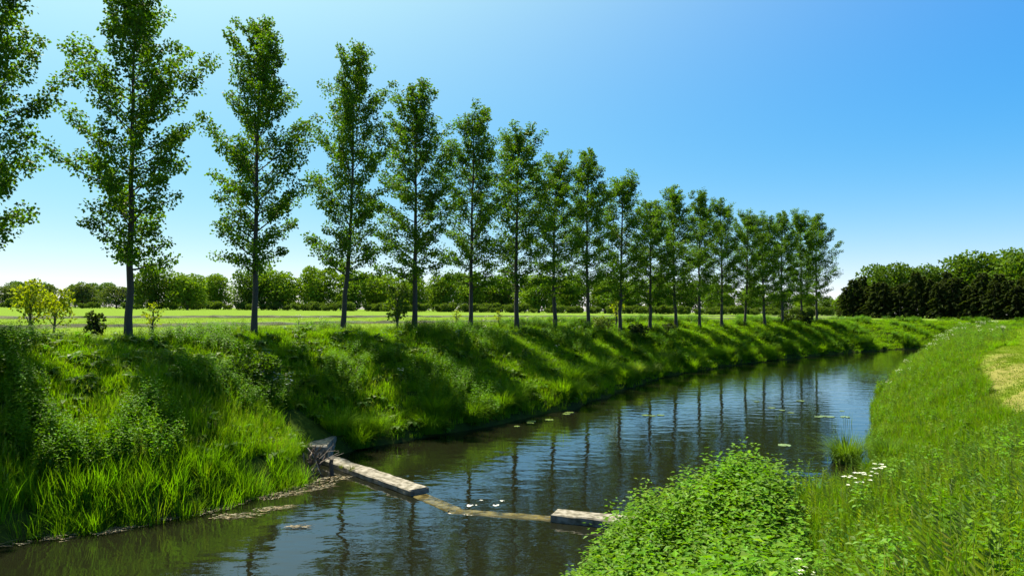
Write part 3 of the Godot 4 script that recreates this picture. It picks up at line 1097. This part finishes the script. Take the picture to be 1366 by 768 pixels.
func make_lilies() -> void:
	var ms := []
	for v in 3:
		rng.seed = 800 + v
		var b := MB.new()
		var N := 18
		var ring := []
		for k in N + 1:
			var a := 0.22 + (TAU - 0.44) * k / N
			var r := 0.16 * (1.0 + rr(-0.05, 0.05))
			ring.push_back(Vector3(cos(a) * r * 1.15, rr(0.0, 0.01), sin(a) * r))
		var col := Color(0.11, 0.16, 0.04)
		for k in N:
			b.tri(Vector3(0.02, 0.006, 0), ring[k], ring[k + 1], col)
			b.quad(ring[k], ring[k] - Vector3(0, 0.012, 0), ring[k + 1] - Vector3(0, 0.012, 0), ring[k + 1], col)
		ms.push_back(b.mesh(M.lily))
	rng.seed = 812
	var sp := []
	for k in 10: sp.push_back([15.2 + rr(-1.9, 1.7), 39.0 + rr(-3.2, 3.5), "floating lily leaf in the loose raft on open water", "lily raft in mid river"])
	for k in 3: sp.push_back([6.6 + rr(-1.0, 1.0), 35.8 + rr(-1, 1), "single lily leaf floating apart in mid river", "single lily leaves"])
	sp.push_back([10.3, 28.3, "single lily leaf floating apart in mid river", "single lily leaves"])
	for k in 6: sp.push_back([rr(0.2, 2.9), 0.0, "small lily leaf close to the poplar bank", "lily leaves at the poplar bank"])
	for e in sp:
		if e[1] == 0.0: e[1] = 31.6 + (e[0] + 1.4) * 1.49 - rr(1.2, 2.6)
		var o := solo("lily_leaf", ms[rng.randi_range(0, 2)], Vector3(e[0], 0.014, -e[1]), rr(0, TAU))
		o.scale = Vector3.ONE * rr(0.7, 1.5)
		tag(o, e[2], "water lily", e[3])

func straws(b: MB, c: Vector3, rx: float, rz: float, n: int, len_: float, h: float, col: Color, turn := 0.0) -> void:
	for k in n:
		var a := rr(0, TAU)
		var r := sqrt(rng.randf())
		var p := c + Vector3(cos(a) * r * rx, rr(0.004, h), sin(a) * r * rz).rotated(Vector3.UP, turn)
		var d := Vector3(cos(rr(-0.7, 0.7)), rr(-0.06, 0.1), sin(rr(-0.7, 0.7))).rotated(Vector3.UP, turn).normalized()
		var s := Vector3(-d.z, 0, d.x) * rr(0.006, 0.014)
		var e := p + d * len_ * rr(0.3, 1.0)
		var u := Vector3(0, 0.006, 0)
		b.tri(p - s, p.lerp(e, 0.5) + u, e, tone(col, 0.3)); b.tri(p - s, e, p + s, tone(col, 0.3))

func make_litter() -> void:
	rng.seed = 900
	var straw := Color(0.24, 0.20, 0.12)
	var b := MB.new()
	for i in range(3, 7):
		var A: Vector2 = LE[i - 1]
		var B: Vector2 = LE[i]
		var L := (B - A).length()
		for k in int(L * 9):
			var q := A.lerp(B, rng.randf())
			if absf(q.x) > q.y * 0.95: continue
			var o := (B - A).normalized().orthogonal() * rr(-0.55, 0.1)
			straws(b, Vector3(q.x - o.x, 0.0, -(q.y - o.y)), 0.22, 0.12, 7, 0.3, 0.05, straw, (B - A).angle() + rr(-0.3, 0.3))
	tag(solo("reed_litter", b.mesh(M.dry)), "dead straw washed up along the water line below the reeds", "plant litter", "", "stuff")
	for e in [[-6.6, 18.0, 0.62, 0.24, 0.2], [-5.9, 18.7, 0.5, 0.2, 0.5], [-5.6, 20.9, 0.75, 0.4, 0.6], [-5.2, 21.9, 0.6, 0.3, 0.8], [-6.0, 20.2, 0.4, 0.25, 0.3], [-4.9, 17.2, 0.3, 0.1, 0.1]]:
		b = MB.new()
		straws(b, Vector3.ZERO, e[2], e[3], int(120 * e[2]), 0.34, 0.035, straw, e[4])
		var o := solo("reed_mat", b.mesh(M.dry), Vector3(e[0], 0.004, -e[1]))
		tag(o, "patch of dead reed straw floating on the water below the weir", "plant litter", "floating straw patches")
	# foam
	for e in [[-0.95, 19.25, 0.13], [-0.35, 19.3, 0.10], [-0.2, 19.75, 0.06], [-0.75, 19.8, 0.05]]:
		b = MB.new()
		for k in 9:
			var c := Vector3(rr(-1, 1) * e[2], 0, rr(-0.6, 0.6) * e[2])
			var r: float = e[2] * rr(0.12, 0.4)
			for q in 10:
				var a0 := TAU * q / 10.0
				var a1 := TAU * (q + 1) / 10.0
				var p0 := c + Vector3(cos(a0), 0, sin(a0)) * r
				var p1 := c + Vector3(cos(a1), 0, sin(a1)) * r
				var m0 := c + Vector3(cos(a0) * 0.7, 0.16, sin(a0) * 0.7) * r
				var m1 := c + Vector3(cos(a1) * 0.7, 0.16, sin(a1) * 0.7) * r
				b.quad(p0, m0, m1, p1, Color(0.5, 0.5, 0.47))
				b.tri(m0, c + Vector3(0, 0.2 * r, 0), m1, Color(0.5, 0.5, 0.47))
		tag(solo("foam_patch", b.mesh(M.white), Vector3(e[0], 0.003, -e[1])), "small patch of white foam floating behind the overflow sill", "foam", "foam flecks at the weir")

func twig(b: MB, a: Vector3, d: Vector3, len_: float, r: float, col: Color, forks := 2) -> void:
	var p := a
	var pts := []
	var rad := []
	for k in 6:
		pts.push_back(p)
		rad.push_back(lerpf(r, r * 0.3, k / 5.0))
		if k == 3 and forks > 0:
			for q in 2: twig(b, p, (d + rand_dir() * 0.7).normalized(), len_ * 0.55, r * 0.5, col, forks - 1)
		d = (d + rand_dir() * 0.22).normalized()
		p += d * len_ / 5.0
	b.tube(pts, rad, 5, col, true)

func make_snag() -> void:
	rng.seed = 1001
	var o := thing("driftwood_snag", Vector3(-6.05, 0.0, -22.9), 0.0)
	tag(o, "tangled driftwood root with pale forked branches caught at the weir abutment", "driftwood")
	var b := MB.new()
	for k in 9: twig(b, Vector3(rr(-0.25, 0.25), rr(-0.05, 0.3), rr(-0.3, 0.3)), (Vector3(rr(-0.5, 0.3), rr(0.2, 1.0), rr(-0.5, 0.5))).normalized(), rr(0.4, 0.8), rr(0.02, 0.05), tone(Color(0.13, 0.095, 0.065), 0.2), 1)
	for k in 60: twig(b, Vector3(rr(-0.35, 0.25), rr(0.0, 0.55), rr(-0.3, 0.3)), rand_dir(), rr(0.15, 0.35), 0.006, tone(Color(0.16, 0.12, 0.08), 0.2), 0)
	part("root", b.mesh(M.wood), o)
	for e in [[Vector3(0.05, 0.1, 0.1), Vector3(0.62, 0.75, -0.1), 0.95, 0.022], [Vector3(0.15, 0.35, 0.1), Vector3(0.9, 0.5, 0.1), 0.8, 0.016], [Vector3(-0.1, 0.75, 0.1), Vector3(0.6, -0.75, 0.25), 0.9, 0.024], [Vector3(-0.2, 0.6, 0.15), Vector3(0.15, -1.0, 0.2), 0.65, 0.02]]:
		b = MB.new()
		twig(b, e[0], e[1].normalized(), e[2], e[3], Color(0.34, 0.28, 0.22), 1)
		part("branch", b.mesh(M.wood), o)
	b = MB.new()
	b.tube([Vector3(0, -0.4, 0), Vector3(0.01, 0.1, 0), Vector3(-0.02, 0.34, 0.01), Vector3(0.01, 0.47, 0)], [0.075, 0.07, 0.065, 0.05], 9, Color(0.075, 0.055, 0.04))
	for k in 26: twig(b, Vector3(rr(-0.05, 0.05), 0.44, rr(-0.05, 0.05)), (rand_dir() + Vector3.UP * 0.6).normalized(), 0.13, 0.005, Color(0.12, 0.09, 0.06), 0)
	tag(solo("rotten_post", b.mesh(M.wood), Vector3(-5.35, 0, -22.55)), "short dark rotten post with frayed top standing at the weir", "post")
	for e in [[-4.75, 22.6, 0.32, "clump of moss and weeds growing on the concrete slab of the weir"], [-5.15, 22.95, 0.24, "smaller weed clump on the slab next to the rotten post"]]:
		var m := solo("weed_clump", dome(int(e[0] * -100), 90, 0.4, 0.9, 0.02, Color(0.09, 0.11, 0.03)), Vector3(e[0], 0.15, -e[1]))
		m.scale = Vector3.ONE * e[2]
		tag(m, e[3], "weeds")
	b = MB.new()
	for k in 46: twig(b, Vector3(rr(-0.5, 0.5), rr(0.0, 0.2), rr(-0.3, 0.3)), (rand_dir() * Vector3(1, 0.35, 1)).normalized(), rr(0.3, 0.7), 0.014, tone(Color(0.14, 0.085, 0.06), 0.25), 0)
	tag(solo("brush_heap", b.mesh(M.wood), at(-13.2, 30.6, 0.25)), "small heap of brown dead twigs on the crest beside a poplar", "brush heap")

func make_details() -> void:
	make_parsley()
	make_tussocks()
	make_lilies()
	make_litter()
	make_snag()
